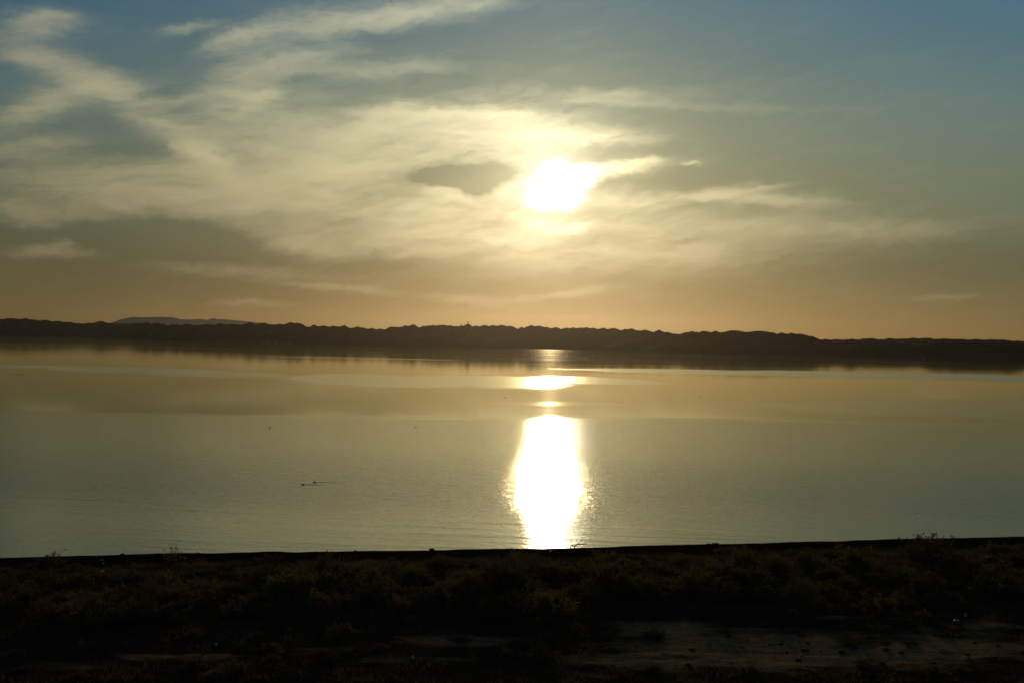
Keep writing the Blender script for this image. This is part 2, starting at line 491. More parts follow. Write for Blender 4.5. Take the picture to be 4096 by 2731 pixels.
b.nt.links.new(mxw.outputs[0], b.nt.nodes['Material Output'].inputs['Surface'])
b.nt.nodes.remove(p)

# hills: bare dark rock and dust
m_hill, b, p = material('hill_rock')
t = b.node('ShaderNodeTexCoord')
n1 = b.noise(t.outputs['Object'], 0.012, 6.0, 0.6)
b.put(p.inputs['Base Color'], b.ramp(n1, [(0.3, (0.026, 0.023, 0.017)), (0.55, (0.044, 0.038, 0.026)), (0.75, (0.075, 0.062, 0.044))]))
p.inputs['Roughness'].default_value = 1.0; p.inputs['Specular IOR Level'].default_value = 0.0
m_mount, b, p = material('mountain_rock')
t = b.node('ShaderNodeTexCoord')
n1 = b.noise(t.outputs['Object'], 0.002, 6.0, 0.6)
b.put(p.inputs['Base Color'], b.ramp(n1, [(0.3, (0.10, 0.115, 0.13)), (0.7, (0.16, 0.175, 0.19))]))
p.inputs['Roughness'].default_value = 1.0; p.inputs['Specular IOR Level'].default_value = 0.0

# near ground: pale sand, dark scrub soil and wet gravel, told apart by a mesh attribute
m_ground, b, p = material('shore_soil')
at = b.node('ShaderNodeAttribute'); at.attribute_name = 'soil'
so_, sg_, _ = b.sep(at.outputs['Vector'])
t = b.node('ShaderNodeTexCoord'); O = t.outputs['Object']
n1 = b.noise(b.v('MULTIPLY', O, (0.35, 0.8, 1.0)), 1.0, 6.0, 0.62)
n2 = b.noise(O, 3.5, 5.0, 0.65)
n3 = b.noise(b.v('MULTIPLY', O, (0.5, 5.0, 1.0)), 1.0, 4.0, 0.6)
soilc = b.mix(n2, (0.018, 0.013, 0.007), (0.045, 0.034, 0.018))
sandc = b.mix(b.smooth(b.madd(n3, 0.5, b.mul(n2, 0.5)), 0.36, 0.64), (0.12, 0.080, 0.036), (0.28, 0.190, 0.090))
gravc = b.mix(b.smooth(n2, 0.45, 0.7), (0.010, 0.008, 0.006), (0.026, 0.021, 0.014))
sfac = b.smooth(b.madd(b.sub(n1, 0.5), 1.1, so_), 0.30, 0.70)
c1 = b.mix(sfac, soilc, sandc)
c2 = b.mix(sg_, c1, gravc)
b.put(p.inputs['Base Color'], c2)
p.inputs['Roughness'].default_value = 0.95; p.inputs['Specular IOR Level'].default_value = 0.0
bn = b.node('ShaderNodeBump'); bn.inputs['Strength'].default_value = 0.8; bn.inputs['Distance'].default_value = 0.06
b.put(bn.inputs['Height'], b.add(b.noise(O, 7.0, 4.0, 0.65), b.mul(n3, 0.6)))
b.nt.links.new(bn.outputs[0], p.inputs['Normal'])

def leafy(name, c0, c1, trans):
    m, b, p = material(name)
    oi = b.node('ShaderNodeObjectInfo')
    t = b.node('ShaderNodeTexCoord')
    n = b.noise(t.outputs['Object'], 6.0, 2.0, 0.5)
    f = b.madd(b.sub(oi.outputs['Random'], 0.5), 0.5, n)
    colr = b.mix(f, c0, c1)
    d = b.node('ShaderNodeBsdfDiffuse'); tr = b.node('ShaderNodeBsdfTranslucent'); mx = b.node('ShaderNodeMixShader')
    b.put(d.inputs['Color'], colr); b.put(tr.inputs['Color'], colr); mx.inputs[0].default_value = trans
    b.nt.links.new(d.outputs[0], mx.inputs[1]); b.nt.links.new(tr.outputs[0], mx.inputs[2])
    b.nt.links.new(mx.outputs[0], b.nt.nodes['Material Output'].inputs['Surface'])
    b.nt.nodes.remove(p)
    return m
m_leaf_brown = leafy('leaf_brown', (0.081, 0.060, 0.020), (0.187, 0.132, 0.047), 0.5)
m_leaf_olive = leafy('leaf_olive', (0.060, 0.053, 0.019), (0.145, 0.123, 0.043), 0.45)
m_leaf_straw = leafy('leaf_straw', (0.14, 0.10, 0.04), (0.28, 0.20, 0.08), 0.5)
m_bark = plain('shrub_bark', (0.040, 0.029, 0.018), 0.9)
m_drift = plain('driftwood', (0.055, 0.045, 0.034), 0.9)
m_stone = plain('dark_stone', (0.045, 0.040, 0.034), 0.9, 0.4, 6.0)
m_feather = plain('dark_feather', (0.016, 0.014, 0.012), 0.7)
m_roof = plain('roof_tile', (0.05, 0.042, 0.035), 0.8, 0.2, 0.5)
m_post = plain('painted_post', (0.08, 0.05, 0.04), 0.8, 0.2, 0.5)
m_steel = plain('grey_steel', (0.10, 0.10, 0.10), 0.6, 0.2, 0.5)
m_wall = plain('pale_wall', (0.20, 0.21, 0.22), 0.9, 0.15, 0.3)
m_hutwall = plain('hut_wall', (0.10, 0.10, 0.11), 0.9, 0.15, 0.3)
def litter_mat(name, col, tr=0.5):
    m, b, p = material(name)
    d = b.node('ShaderNodeBsdfDiffuse'); t_ = b.node('ShaderNodeBsdfTranslucent'); g = b.node('ShaderNodeBsdfGlossy')
    tc_ = b.node('ShaderNodeTexCoord')
    c = b.mix(b.noise(tc_.outputs['Object'], 9.0, 3.0, 0.6), tuple(x * 0.8 for x in col), col)
    b.put(d.inputs[0], c); b.put(t_.inputs[0], c); g.inputs['Roughness'].default_value = 0.3
    m1 = b.node('ShaderNodeMixShader'); m2 = b.node('ShaderNodeMixShader')
    m1.inputs[0].default_value = tr; m2.inputs[0].default_value = 0.06
    L = b.nt.links.new
    L(d.outputs[0], m1.inputs[1]); L(t_.outputs[0], m1.inputs[2]); L(m1.outputs[0], m2.inputs[1]); L(g.outputs[0], m2.inputs[2])
    L(m2.outputs[0], b.nt.nodes['Material Output'].inputs['Surface']); b.nt.nodes.remove(p)
    return m
m_white = litter_mat('white_plastic', (0.80, 0.78, 0.70))
m_cream = litter_mat('cream_plastic', (0.72, 0.62, 0.42))
m_blue = litter_mat('blue_plastic', (0.12, 0.22, 0.42), 0.4)
m_pink = litter_mat('pink_plastic', (0.75, 0.48, 0.40))

# ------------------------------------------------------------------ far shore: water, hills, mountain
def px_list(x0, y0, pts): return [(x0 + u / 3.36, y0 + v_ / 3.36) for u, v_ in pts]
RIDGE = (px_list(0, 1250, [(0,85),(30,92),(120,77),(230,84),(275,90),(310,82),(360,78),(400,95),(440,97),(520,105),(535,112),(580,100),(640,103),(690,120),(800,113),(835,128),(920,130),(955,127),(1000,145),(1130,150),(1230,148),(1290,132),(1345,118),(1390,122),(1415,136),(1480,145),(1505,138),(1535,150),(1610,165),(1690,177),(1750,172),(1800,155),(1850,143),(1880,148),(1985,133),(2030,158),(2080,143),(2120,142),(2170,155),(2200,153),(2255,182)])
 + px_list(680, 1250, [(30,160),(60,168),(90,158),(145,178),(205,157),(250,160),(330,175),(420,172),(480,155),(540,163),(605,170),(670,143),(710,155),(765,163),(815,152),(870,160),(910,160),(940,172),(1010,155),(1065,135),(1105,140),(1155,163),(1215,143),(1270,137),(1310,155),(1400,165),(1470,155),(1540,162),(1620,130),(1645,135),(1680,150),(1715,138),(1780,158),(1830,192),(1875,196),(1935,163),(1985,187),(2090,177),(2115,190),(2150,190),(2190,180),(2250,192)])
 + px_list(1360, 1250, [(0,190),(50,175),(75,178),(120,207),(160,212),(240,188),(285,208),(320,205),(350,217),(390,222),(435,210),(490,230),(540,218),(600,232),(680,192),(710,197),(735,192),(780,200),(840,195),(875,172),(910,185),(985,162),(1010,168),(1050,200),(1090,197),(1120,180),(1145,190),(1170,178),(1215,178),(1255,168),(1280,180),(1340,170),(1385,166),(1420,172),(1450,180),(1475,172),(1530,185),(1650,183),(1680,172),(1712,157),(1728,157),(1745,165),(1785,190),(1835,178),(1870,190),(1930,172),(1965,175),(2000,183),(2050,173),(2115,182),(2160,170),(2200,173),(2245,188)])
 + px_list(2040, 1280, [(0,80),(50,92),(105,120),(155,96),(190,107),(285,70),(335,87),(390,77),(450,96),(510,95),(540,112),(590,106),(625,98),(690,124),(755,103),(800,115),(850,101),(890,113),(960,104),(1000,108),(1025,99),(1075,114),(1110,108),(1190,124),(1250,106),(1310,124),(1390,110),(1450,122),(1485,140),(1550,122),(1580,124),(1640,115),(1700,140),(1765,146),(1805,130),(1860,145),(1930,162),(2005,134),(2070,163),(2140,164),(2185,184),(2245,187)])
 + px_list(2720, 1300, [(0,122),(50,105),(130,92),(165,82),(195,95),(215,88),(250,102),(300,82),(350,82),(420,102),(470,78),(545,102),(610,93),(680,74),(730,72),(800,79),(890,99),(970,91),(1000,83),(1065,79),(1200,95),(1265,102),(1300,120),(1360,102),(1440,121),(1495,105),(1560,123),(1620,117),(1695,135),(1745,152),(1775,149),(1840,175),(1890,198),(1960,186),(2035,207),(2080,220),(2130,225),(2190,210),(2240,196)])
 + px_list(3396, 1330, [(0,92),(40,87),(90,105),(150,118),(350,120),(440,128),(700,130),(900,155),(980,158),(1080,130),(1160,112),(1230,112),(1300,128),(1420,112),(1560,122),(1700,118),(1830,120),(1950,132),(2170,122),(2250,140),(2352,170)]))
BACK = (px_list(2720, 1300, [(1700,260),(1880,212),(1960,196),(2035,197),(2080,188),(2190,198),(2250,193),(2310,184),(2340,188)])
 + px_list(3396, 1330, [(80,93),(150,93),(190,78),(240,82),(330,75),(390,92),(490,92),(505,78),(560,74),(620,85),(780,80),(870,70),(940,80),(990,73),(1105,73),(1120,82),(1220,88),(1245,78),(1390,85),(1530,88),(1620,97),(1690,87),(1830,98),(1880,92),(2020,95),(2080,97),(2160,103),(2200,115),(2240,110),(2352,118)]))
MOUNT = (px_list(0, 1250, [(1300,210),(1470,148),(1520,135),(1620,95),(1720,75),(1780,60),(1900,67),(2150,62)])
 + px_list(680, 1250, [(30,66),(145,92),(280,97),(400,88),(490,102),(580,80),(640,92),(760,95),(850,105),(940,113),(1040,123),(1220,140),(1420,172),(1700,230)]))
MIDR = px_list(0, 1250, [(900,200),(1100,160),(1150,146),(1210,140),(1320,150),(1520,144),(1830,145),(1920,165),(2100,195)])
SHORE = [(0, 1341), (446, 1350), (700, 1361), (1186, 1372), (1380, 1378.5), (2060, 1391), (2397, 1402), (2740, 1411.5), (3420, 1426.5), (4096, 1440)]

def to_azel(pts):
    a = np.array([azel(x, y) for x, y in pts])
    return a[np.argsort(a[:, 0])]
shore_ae = to_azel(SHORE)
shore_az = shore_ae[:, 0]
shore_d = CAM_H / np.tan(np.radians(-shore_ae[:, 1]))
A_MIN, A_MAX = -44.0, 44.0
def shore_dist(az_):
    lo = shore_d[0] + (shore_az[0] - az_) * 25.0
    hi = np.maximum(shore_d[-1] - (az_ - shore_az[-1]) * 22.0, 1250.0)
    return np.where(az_ < shore_az[0], lo, np.where(az_ > shore_az[-1], hi, np.interp(az_, shore_az, shore_d)))

def hill_range(name, pts, d0fun, depth, n_az, n_d, mat, seed, a0, a1, crest=0.55, rough=1.0, extend=True, wl=220.0):
    """a strip of hills in plan (x, y), relief from ridged noise, crest heights as surveyed"""
    ae = to_azel(pts)
    A = np.linspace(a0, a1, n_az)
    tgt = np.interp(A, ae[:, 0], ae[:, 1])
    tgt = tgt + (ridged(A * 9.0 + seed, A * 0 + 1.0, 3) - 0.55) * 0.03
    if extend:
        ext = (ridged(A * 0.9 + seed, A * 0 + 3.0, 4) - 0.55) * 0.7
        tgt = np.where(A < ae[0, 0], ae[0, 1] + ext - (ridged(np.array([ae[0, 0] * 0.9 + seed]), np.array([3.0]), 4) - 0.55) * 0.7,
              np.where(A > ae[-1, 0], ae[-1, 1] + ext - (ridged(np.array([ae[-1, 0] * 0.9 + seed]), np.array([3.0]), 4) - 0.55) * 0.7, tgt))
    T = np.linspace(0, 1, n_d)
    AA, TT = np.meshgrid(A, T)
    D0 = d0fun(AA)
    D = D0 + depth * TT
    X = D * np.sin(np.radians(AA)); Y = D * np.cos(np.radians(AA))
    prof = np.interp(TT, [0, 0.02, 0.12, crest, 1.0], [-0.03, 0.005, 0.10, 1.0, -0.05])
    rel = ridged(X / wl + seed, Y / wl, 5, 0.55)
    Z = prof * (0.55 + 0.9 * rough * (rel - 0.45)) * 60.0
    E = np.degrees(np.arctan2(Z - CAM_H, D))
    # bring each line of sight to the surveyed crest height
    k = np.argmax(E, axis=0)
    zk = np.take_along_axis(Z, k[None], 0)[0]; dk = np.take_along_axis(D, k[None], 0)[0]
    want = CAM_H + dk * np.tan(np.radians(tgt))
    for _ in range(4):
        s = want / np.maximum(zk, 1.0)
        Zs = np.where(Z > 0, Z * s[None], Z)
        E = np.degrees(np.arctan2(Zs - CAM_H, D)); k = np.argmax(E, 0)
        zk = np.take_along_axis(Z, k[None], 0)[0]; dk = np.take_along_axis(D, k[None], 0)[0]
        want = CAM_H + dk * np.tan(np.radians(tgt))
    Zs[0] = -2.0; Zs[-1] = -2.0
    o = link(name, grid_mesh(name, X, Y, Zs, mat, smooth=False))
    return o, (A, dk, want)

hills, crest_main = hill_range('hills', RIDGE, lambda a: shore_dist(a) - 6.0, 620.0, 2600, 46, m_hill, 11.0, A_MIN, A_MAX)
tag(hills, 'dark jagged line of bare hills along the far shore of the lake', kind='structure')
hills_b, crest_back = hill_range('hills', BACK, lambda a: shore_dist(a) + 900.0, 700.0, 900, 30, m_hill, 31.0, 14.0, A_MAX, wl=300.0)
tag(hills_b, 'slightly paler second ridge showing behind the low part of the far hills', kind='structure')
mid_r, _c = hill_range('hills', MIDR, lambda a: a * 0 + 5600.0, 900.0, 300, 24, m_hill, 51.0, -25.5, -18.0, extend=False, wl=500.0)
tag(mid_r, 'low hazy grey ridge in front of the distant mountain', kind='structure')
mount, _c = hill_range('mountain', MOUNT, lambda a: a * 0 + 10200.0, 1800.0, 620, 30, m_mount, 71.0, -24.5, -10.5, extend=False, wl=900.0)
tag(mount, 'hazy blue-grey distant mountain rising behind the far hills', kind='structure')

def crest_at(c, px):
    a = azel(px, 1300)[0]
    d = float(np.interp(a, c[0], c[1])); z = float(np.interp(a, c[0], c[2]))
    return np.array([d * math.sin(math.radians(a)), d * math.cos(math.radians(a)), z]), d

# lake bed and plains: one sheet to the horizon, below everything
gs = 22000.0
ground = link('ground', mesh_from('ground', [(-gs, -6000, -6), (gs, -6000, -6), (gs, gs, -6), (-gs, gs, -6)], [(0, 1, 2, 3)], m_hill))
tag(ground, kind='structure')

# the lake: from beneath the near bank to beneath the toe of the far hills
wa = np.linspace(A_MIN - 1, A_MAX + 1, 120)
wr = np.concatenate([[60.0], np.linspace(0.1, 1.0, 24)])
AA, RR = np.meshgrid(wa, wr)
DD = np.where(RR == 60.0, 60.0, (shore_dist(AA) + 60.0) * np.where(RR == 60.0, 0, RR))
lake = link('water', grid_mesh('water', DD * np.sin(np.radians(AA)), DD * np.cos(np.radians(AA)), np.zeros_like(DD), m_water))
tag(lake, 'broad calm lake reflecting the low sun and the sky', kind='structure')
# ------------------------------------------------------------------ near shore ground
EDGE = [(0, 2226), (650, 2211), (1300, 2201), (1800, 2195), (2240, 2189), (2600, 2180), (2900, 2172), (3300, 2161), (3700, 2151), (4096, 2143)]
edge_w = np.array([on_level(x, y, 0.35)[:2] for x, y in EDGE])
def shore_y(x):
    s0 = (edge_w[1, 1] - edge_w[0, 1]) / (edge_w[1, 0] - edge_w[0, 0])
    s1 = (edge_w[-1, 1] - edge_w[-2, 1]) / (edge_w[-1, 0] - edge_w[-2, 0])
    y = np.interp(x, edge_w[:, 0], edge_w[:, 1])
    y = np.where(x < edge_w[0, 0], edge_w[0, 1] + (x - edge_w[0, 0]) * s0, y)
    y = np.where(x > edge_w[-1, 0], edge_w[-1, 1] + (x - edge_w[-1, 0]) * s1, y)
    return y

def ground_h(x, y):
    x = np.asarray(x, float); y = np.asarray(y, float)
    d = shore_y(x) - y + (fbm(x * 0.25, y * 0.1 + 5, 3) - 0.5) * 0.9
    z = np.interp(d, [-30, -6, -0.7, 0.0, 0.5, 6, 9, 14, 26, 40, 60], [-5, -2.4, -0.25, 0.30, 0.42, 0.62, 0.95, 1.35, 1.75, 1.65, 1.6])
    land = sstep(d, 0.5, 9.0)
    z = z + land * ((fbm(x * 0.10, y * 0.13, 3) - 0.5) * 0.8 + (fbm(x * 0.45 + 9, y * 0.8, 3) - 0.5) * 0.16)
    z = z + sstep(d, 0.1, 2.0) * (fbm(x * 1.6, y * 2.2, 3) - 0.5) * 0.09
    # wheel ruts in the bare sand
    for k, (off, amp) in enumerate(((0.0, .045), (1.7, .045), (7.5, .03), (9.2, .03))):
        yr = 61.5 + off + 0.035 * x + 2.2 * np.sin(x * 0.055 + 0.4 + 0.5 * (off > 5))
        z = z - amp * np.exp(-((y - yr) / 0.28) ** 2) + amp * 0.5 * np.exp(-((np.abs(y - yr) - 0.5) / 0.22) ** 2)
    # the bluff the picture was taken from
    bl = np.interp(y, [-700, -20, 0, 10, 30, 42, 50, 55], [20.5, 20.0, 19.8, 16.3, 8.3, 4.0, 2.1, 1.2])
    w = sstep(y, 46, 56)
    return np.where(y < 56, np.maximum(bl, 0) * (1 - w) + z * w, z)

def drop_on_ground(px, py):
    d = ray(px, py)
    z = 1.0
    for _ in range(30):
        t = (z - CAM_H) / d[2]
        z = 0.5 * z + 0.5 * float(ground_h(d[0] * t, d[1] * t))
    t = (z - CAM_H) / d[2]
    x, y = d[0] * t, d[1] * t
    return np.array([x, y, float(ground_h(x, y))])

gx = np.concatenate([np.linspace(-1500, -90, 30), np.arange(-85, 85.1, 0.32), np.linspace(90, 1500, 30)])
gy = np.concatenate([np.linspace(-700, 40, 40), np.arange(41, 134, 0.30), np.linspace(136, 330, 20)])
GX, GY = np.meshgrid(gx, gy)
# beyond the surveyed strip the shore line runs on, so the grid stops at the water's edge there
GZ = ground_h(GX, GY)
gme = grid_mesh('shore_ground', GX, GY, GZ, m_ground)

def blob_px(PX, PY, cx, cy, rx, ry):
    return np.exp(-(((PX - cx) / rx) ** 2 + ((PY - cy) / ry) ** 2))
def sand_map(X, Y, Z):
    PX, PY = project(X, Y, Z)
    s = np.zeros_like(PX)
    for cx, cy, rx, ry, a in ((3050, 2600, 650, 95, 1.0), (3700, 2600, 500, 90, .8), (2650, 2520, 330, 50, .8), (2600, 2640, 500, 50, .75),
                              (1850, 2560, 320, 40, .75), (1650, 2630, 420, 26, .6), (1300, 2600, 200, 26, .5), (700, 2625, 420, 22, .62),
                              (250, 2660, 300, 26, .5), (3950, 2500, 260, 40, .6), (2400, 2500, 260, 20, .5), (3400, 2470, 420, 20, .45), (2350, 2700, 220, 25, .5)):
        s = np.maximum(s, a * blob_px(PX, PY, cx, cy, rx, ry))
    return s
GS = sand_map(GX, GY, GZ)
GD = shore_y(GX) - GY
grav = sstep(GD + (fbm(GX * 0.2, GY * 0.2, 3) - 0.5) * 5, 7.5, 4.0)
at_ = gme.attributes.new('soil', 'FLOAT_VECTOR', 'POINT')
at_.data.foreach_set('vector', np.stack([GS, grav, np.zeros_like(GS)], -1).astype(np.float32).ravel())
sg = link('shore_ground', gme)
tag(sg, 'dark near shore of gravel beach, scrub soil and bare sand', kind='structure')

# ------------------------------------------------------------------ shrubs
def shrub_meshes(seed, R, H, n_stem, n_leaf, leaf_l, leaf_w, mat_leaf, wild=0.15, flat=1.0):
    """woody stems from one root fanning into a ragged dome, with small leaves along their outer halves"""
    r = np.random.default_rng(seed)
    V = []; F = []; paths = []
    lobes = [(r.uniform(0, 2 * math.pi), r.uniform(0.6, 1.15), r.uniform(0.7, 1.1)) for _ in range(5)]
    def tube(pts, r0, r1):
        n = len(pts); base = len(V)
        for i, q in enumerate(pts):
            rad = r0 + (r1 - r0) * i / (n - 1)
            for k in range(3):
                a = 2.094 * k + 0.4
                V.append((q[0] + rad * math.cos(a), q[1] + rad * math.sin(a), q[2] + (rad * 0.4 if k == 1 else 0)))
        for i in range(n - 1):
            for k in range(3):
                F.append((base + i * 3 + k, base + i * 3 + (k + 1) % 3, base + (i + 1) * 3 + (k + 1) % 3, base + (i + 1) * 3 + k))
    for s in range(n_stem):
        a = r.uniform(0, 2 * math.pi)
        e = math.acos(r.uniform(0.05, 1.0) ** flat)            # tilt from the vertical
        lb = 1.0
        for la, lr, lh in lobes:
            dd = abs((a - la + math.pi) % (2 * math.pi) - math.pi)
            if dd < 0.8: lb = lr
        ln = r.uniform(0.72, 1.0) * lb * (1 + (r.uniform(0.1, wild * 2.2) if r.random() < wild else 0))
        tip = np.array([math.cos(a) * math.sin(e) * R, math.sin(a) * math.sin(e) * R, math.cos(e) * H * 0.95 + 0.12 * H]) * ln
        root = np.array([r.normal(0, 0.10 * R), r.normal(0, 0.10 * R), -0.1])
        mid = root * 0.5 + tip * 0.5 + np.array([0, 0, 0.16 * H]) + r.normal(0, 0.05 * R, 3)
        pts = [(1 - t) ** 2 * root + 2 * t * (1 - t) * mid + t * t * tip for t in np.linspace(0, 1, 5)]
        tube(pts, 0.016 * R ** 0.5, 0.005); paths.append((pts, 0.35))
        for _ in range(4):
            t = r.uniform(0.4, 0.95); i = min(int(t * 4), 3); q = pts[i] + (pts[i + 1] - pts[i]) * (t * 4 - i)
            dv = (tip - root) / np.linalg.norm(tip - root) + r.normal(0, 0.55, 3); dv[2] = abs(dv[2]) * 0.9
            tl = r.uniform(0.14, 0.34) * R * (0.8 if t > 0.7 else 1)
            sp = [q, q + dv * tl * 0.5, q + dv * tl + np.array([0, 0, -0.02])]
            tube(sp, 0.007, 0.003); paths.append((sp, 0.0))
    # leaves
    pid = r.integers(0, len(paths), n_leaf)
    LV = np.zeros((n_leaf, 4, 3))
    for j in range(n_leaf):
        pts, t0 = paths[pid[j]]
        t = t0 + (1 - t0) * r.random() ** 0.7
        n = len(pts) - 1; i = min(int(t * n), n - 1)
        LV[j, 0] = pts[i] + (pts[i + 1] - pts[i]) * (t * n - i)
    d = r.normal(0, 1, (n_leaf, 3)); d[:, 2] = np.abs(d[:, 2]) * 0.8 + 0.15
    d /= np.linalg.norm(d, axis=1)[:, None]
    w = np.cross(d, r.normal(0, 1, (n_leaf, 3))); w /= np.linalg.norm(w, axis=1)[:, None]
    ll = leaf_l * r.uniform(0.6, 1.35, (n_leaf, 1)); lw = leaf_w * r.uniform(0.7, 1.3, (n_leaf, 1))
    c = LV[:, 0] + r.normal(0, 0.03 * R ** 0.5, (n_leaf, 3))
    LV[:, 0] = c; LV[:, 1] = c + d * ll * 0.5 + w * lw; LV[:, 2] = c + d * ll; LV[:, 3] = c + d * ll * 0.45 - w * lw
    LV[:, :, 2] = np.maximum(LV[:, :, 2], -0.05)
    FL = np.arange(n_leaf * 4).reshape(-1, 4)
    return (mesh_from('branches', np.array(V), np.array(F), m_bark), mesh_from('foliage', LV.reshape(-1, 3), FL, mat_leaf))

VAR = {}
VAR['mound'] = [shrub_meshes(100 + i, 1.0, 0.62, 46, 3000, 0.085, 0.017, (m_leaf_brown, m_leaf_olive)[i % 2], 0.12, 0.8) for i in range(7)]
VAR['tall'] = [shrub_meshes(200 + i, 1.0, 1.05, 44, 2600, 0.090, 0.016, (m_leaf_brown, m_leaf_olive)[i % 2], 0.14, 0.6) for i in range(5)]
VAR['tuft'] = [shrub_meshes(300 + i, 1.0, 0.75, 30, 1100, 0.16, 0.026, (m_leaf_olive, m_leaf_brown)[i % 2], 0.25, 0.6) for i in range(5)]
VAR['wiry'] = [shrub_meshes(400 + i, 1.0, 1.15, 26, 900, 0.075, 0.016, m_leaf_straw, 0.3, 0.5) for i in range(3)]

SHRUBS = 0
_sr = random.Random(5)
def shrub(kind, x, y, R, label, group=None, zs=1.0, v=None):
    global SHRUBS
    z = float(ground_h(x, y))
    o = thing('shrub', (x, y, z - 0.05 * R), label, 'shrub', group, _sr.uniform(0, 6.28))
    o.scale = (R * _sr.uniform(0.9, 1.12), R * _sr.uniform(0.9, 1.12), R * zs)
    br, fo = VAR[kind][v if v is not None else _sr.randrange(len(VAR[kind]))]
    link('branches', br, o); link('foliage', fo, o)
    SHRUBS += 1
    return o

PLACED = []
def near_placed(x, y, r):
    for (a, c, q) in PLACED:
        if (a - x) ** 2 + (c - y) ** 2 < (r + q) ** 2: return True
    return False
# the ones that stand out: pixel of the base, width in pixels, height factor
KNOWN = [
    ('tall', 185, 2262, 150, .9, 'bushy dark shrub with thin dry stalks standing above the waterline, leftmost on the beach'),
    ('mound', 310, 2268, 130, .9, 'rounded dark shrub right behind the leftmost beach shrub with stalks'),
    ('wiry', 690, 2256, 100, 1.15, 'tall leafy shrub whose crown rises clear above the waterline against pale water'),
    ('mound', 900, 2262, 130, .9, 'low round brown shrub below the single curved stalk at the waterline'),
    ('tall', 1060, 2250, 170, .7, 'wide ragged brown shrub touching the waterline between the curved stalk and the dark lump'),
    ('mound', 1350, 2262, 120, .9, 'low brown shrub on the beach left of the pale rounded cushion shrub'),
    ('mound', 1565, 2262, 95, 1.0, 'small cushion-shaped shrub with a sunlit rim on the beach'),
    ('tall', 1740, 2248, 125, .8, 'ragged sunlit shrub on the beach below the small dark lump at the waterline'),
    ('mound', 1930, 2250, 100, 1.15, 'dense round shrub with a glowing rim, left of the brightest beach shrub'),
    ('mound', 2000, 2268, 110, .9, 'brown shrub between the dense round shrub and the brightest beach shrub'),
    ('wiry', 2060, 2244, 55, 1.5, 'narrow upright glowing stalky shrub just left of the sun glitter'),
    ('tall', 2110, 2252, 110, .8, 'brightest golden-rimmed shrub at the foot of the sun glitter'),
    ('mound', 2230, 2256, 110, .55, 'low flat shrub directly under the sun glitter'),
    ('mound', 2330, 2236, 45, .8, 'tiny shrub alone on the beach below the driftwood branch'),
    ('tall', 2400, 2240, 90, 1.0, 'upright shrub with golden rim to the right of the driftwood branch'),
    ('mound', 2465, 2246, 70, .8, 'small golden shrub against the upright one right of the driftwood'),
    ('tall', 2560, 2246, 120, .7, 'ragged brown shrub between the golden upright shrub and the big beach shrub on the right'),
    ('mound', 2630, 2250, 110, .8, 'round brown shrub touching the ragged one on the right half of the beach'),
    ('mound', 2740, 2240, 130, 1.0, 'large brown rounded shrub at the waterline right of the glitter'),
    ('mound', 2830, 2236, 110, .8, 'brown shrub below the low dark snag lying on the waterline'),
    ('mound', 3330, 2205, 100, .8, 'dark shrub nearest the waterline in the right third of the shore'),
    ('mound', 3990, 2195, 150, 1.0, 'large dark shrub at the waterline by the right end of the beach'),
    ('mound', 2080, 2585, 90, 1.0, 'dark rounded shrub standing on the bare sand near the middle of the foreground'),
    ('mound', 2185, 2572, 100, 1.0, 'dark shrub beside the rounded one in the middle of the sandy foreground'),
    ('tall', 2170, 2640, 190, .6, 'large black shrub mass at the bottom of the sandy clearing, below the middle pair'),
    ('mound', 2610, 2545, 110, .9, 'dark shrub alone on the sand at the edge of the pale clearing'),
    ('mound', 1520, 2596, 75, .9, 'dark shrub alone on the sandy track left of the middle'),
    ('mound', 1845, 2562, 80, .7, 'low dark shrub on the sand left of the middle pair'),
    ('mound', 3420, 2570, 130, .55, 'low dark cushion shrub in the middle of the pale clearing on the right'),
    ('mound', 3160, 2460, 70, 1.1, 'round shrub at the front edge of the scrub above the pale clearing'),
    ('mound', 3820, 2430, 80, 1.2, 'round shrub just above the white ball and the blue bag'),
    ('tuft', 3000, 2690, 90, .8, 'tufted shrub at the bottom edge of the pale clearing'),
    ('mound', 1010, 2600, 60, .8, 'small dark shrub beside the left sandy track'),
    ('mound', 350, 2590, 70, .9, 'pale small shrub above the left end of the sandy track'),
]
for kd, px, py, wpx, zs, lab in KNOWN:
    if py < 2280 and px not in (690, 2060, 2110): py += 14; zs *= 0.75
    q = drop_on_ground(px, py)
    R = wpx * math.hypot(q[0], q[1], q[2] - CAM_H) / FPX / 2
    PLACED.append((q[0], q[1], R * 0.55))
    shrub(kd, q[0], q[1], R, lab, 'shrubs of the near shore', zs)

# the dense band of scrub, then the thin scatter over the sand
LAB_BAND = 'dark olive-brown shrub among many alike in the dense scrub band behind the beach'
LAB_SAND = 'small dark shrub among many alike scattered over the sand of the foreground'
_r = random.Random(21)
n_band = n_sand = tries = 0
while n_band < 185 and tries < 9000:
    tries += 1
    px = _r.uniform(-60, 4150); 
    lo = 2225 - px * 0.018; py = lo + 30 + (235 + 25 * math.sin(px * 0.004)) * _r.random() ** 0.85
    q = drop_on_ground(px, py)
    s_ = float(sand_map(q[0], q[1], q[2]))
    if s_ > 0.42: continue
    R = _r.choice((1.2, 1.5, 1.8, 2.2, 2.8)) * _r.uniform(0.85, 1.15)
    if py < lo + 85: R *= 0.5
    if near_placed(q[0], q[1], R * 0.42): continue
    PLACED.append((q[0], q[1], R * 0.42))
    near_edge = py < lo + 95
    shrub('mound' if near_edge else _r.choice(('mound', 'mound', 'mound', 'tall', 'tuft')), q[0], q[1], R, LAB_BAND, 'shrubs of the dense scrub band', _r.uniform(0.5, 0.7) if near_edge else _r.uniform(0.65, 1.05))
    n_band += 1
tries = 0
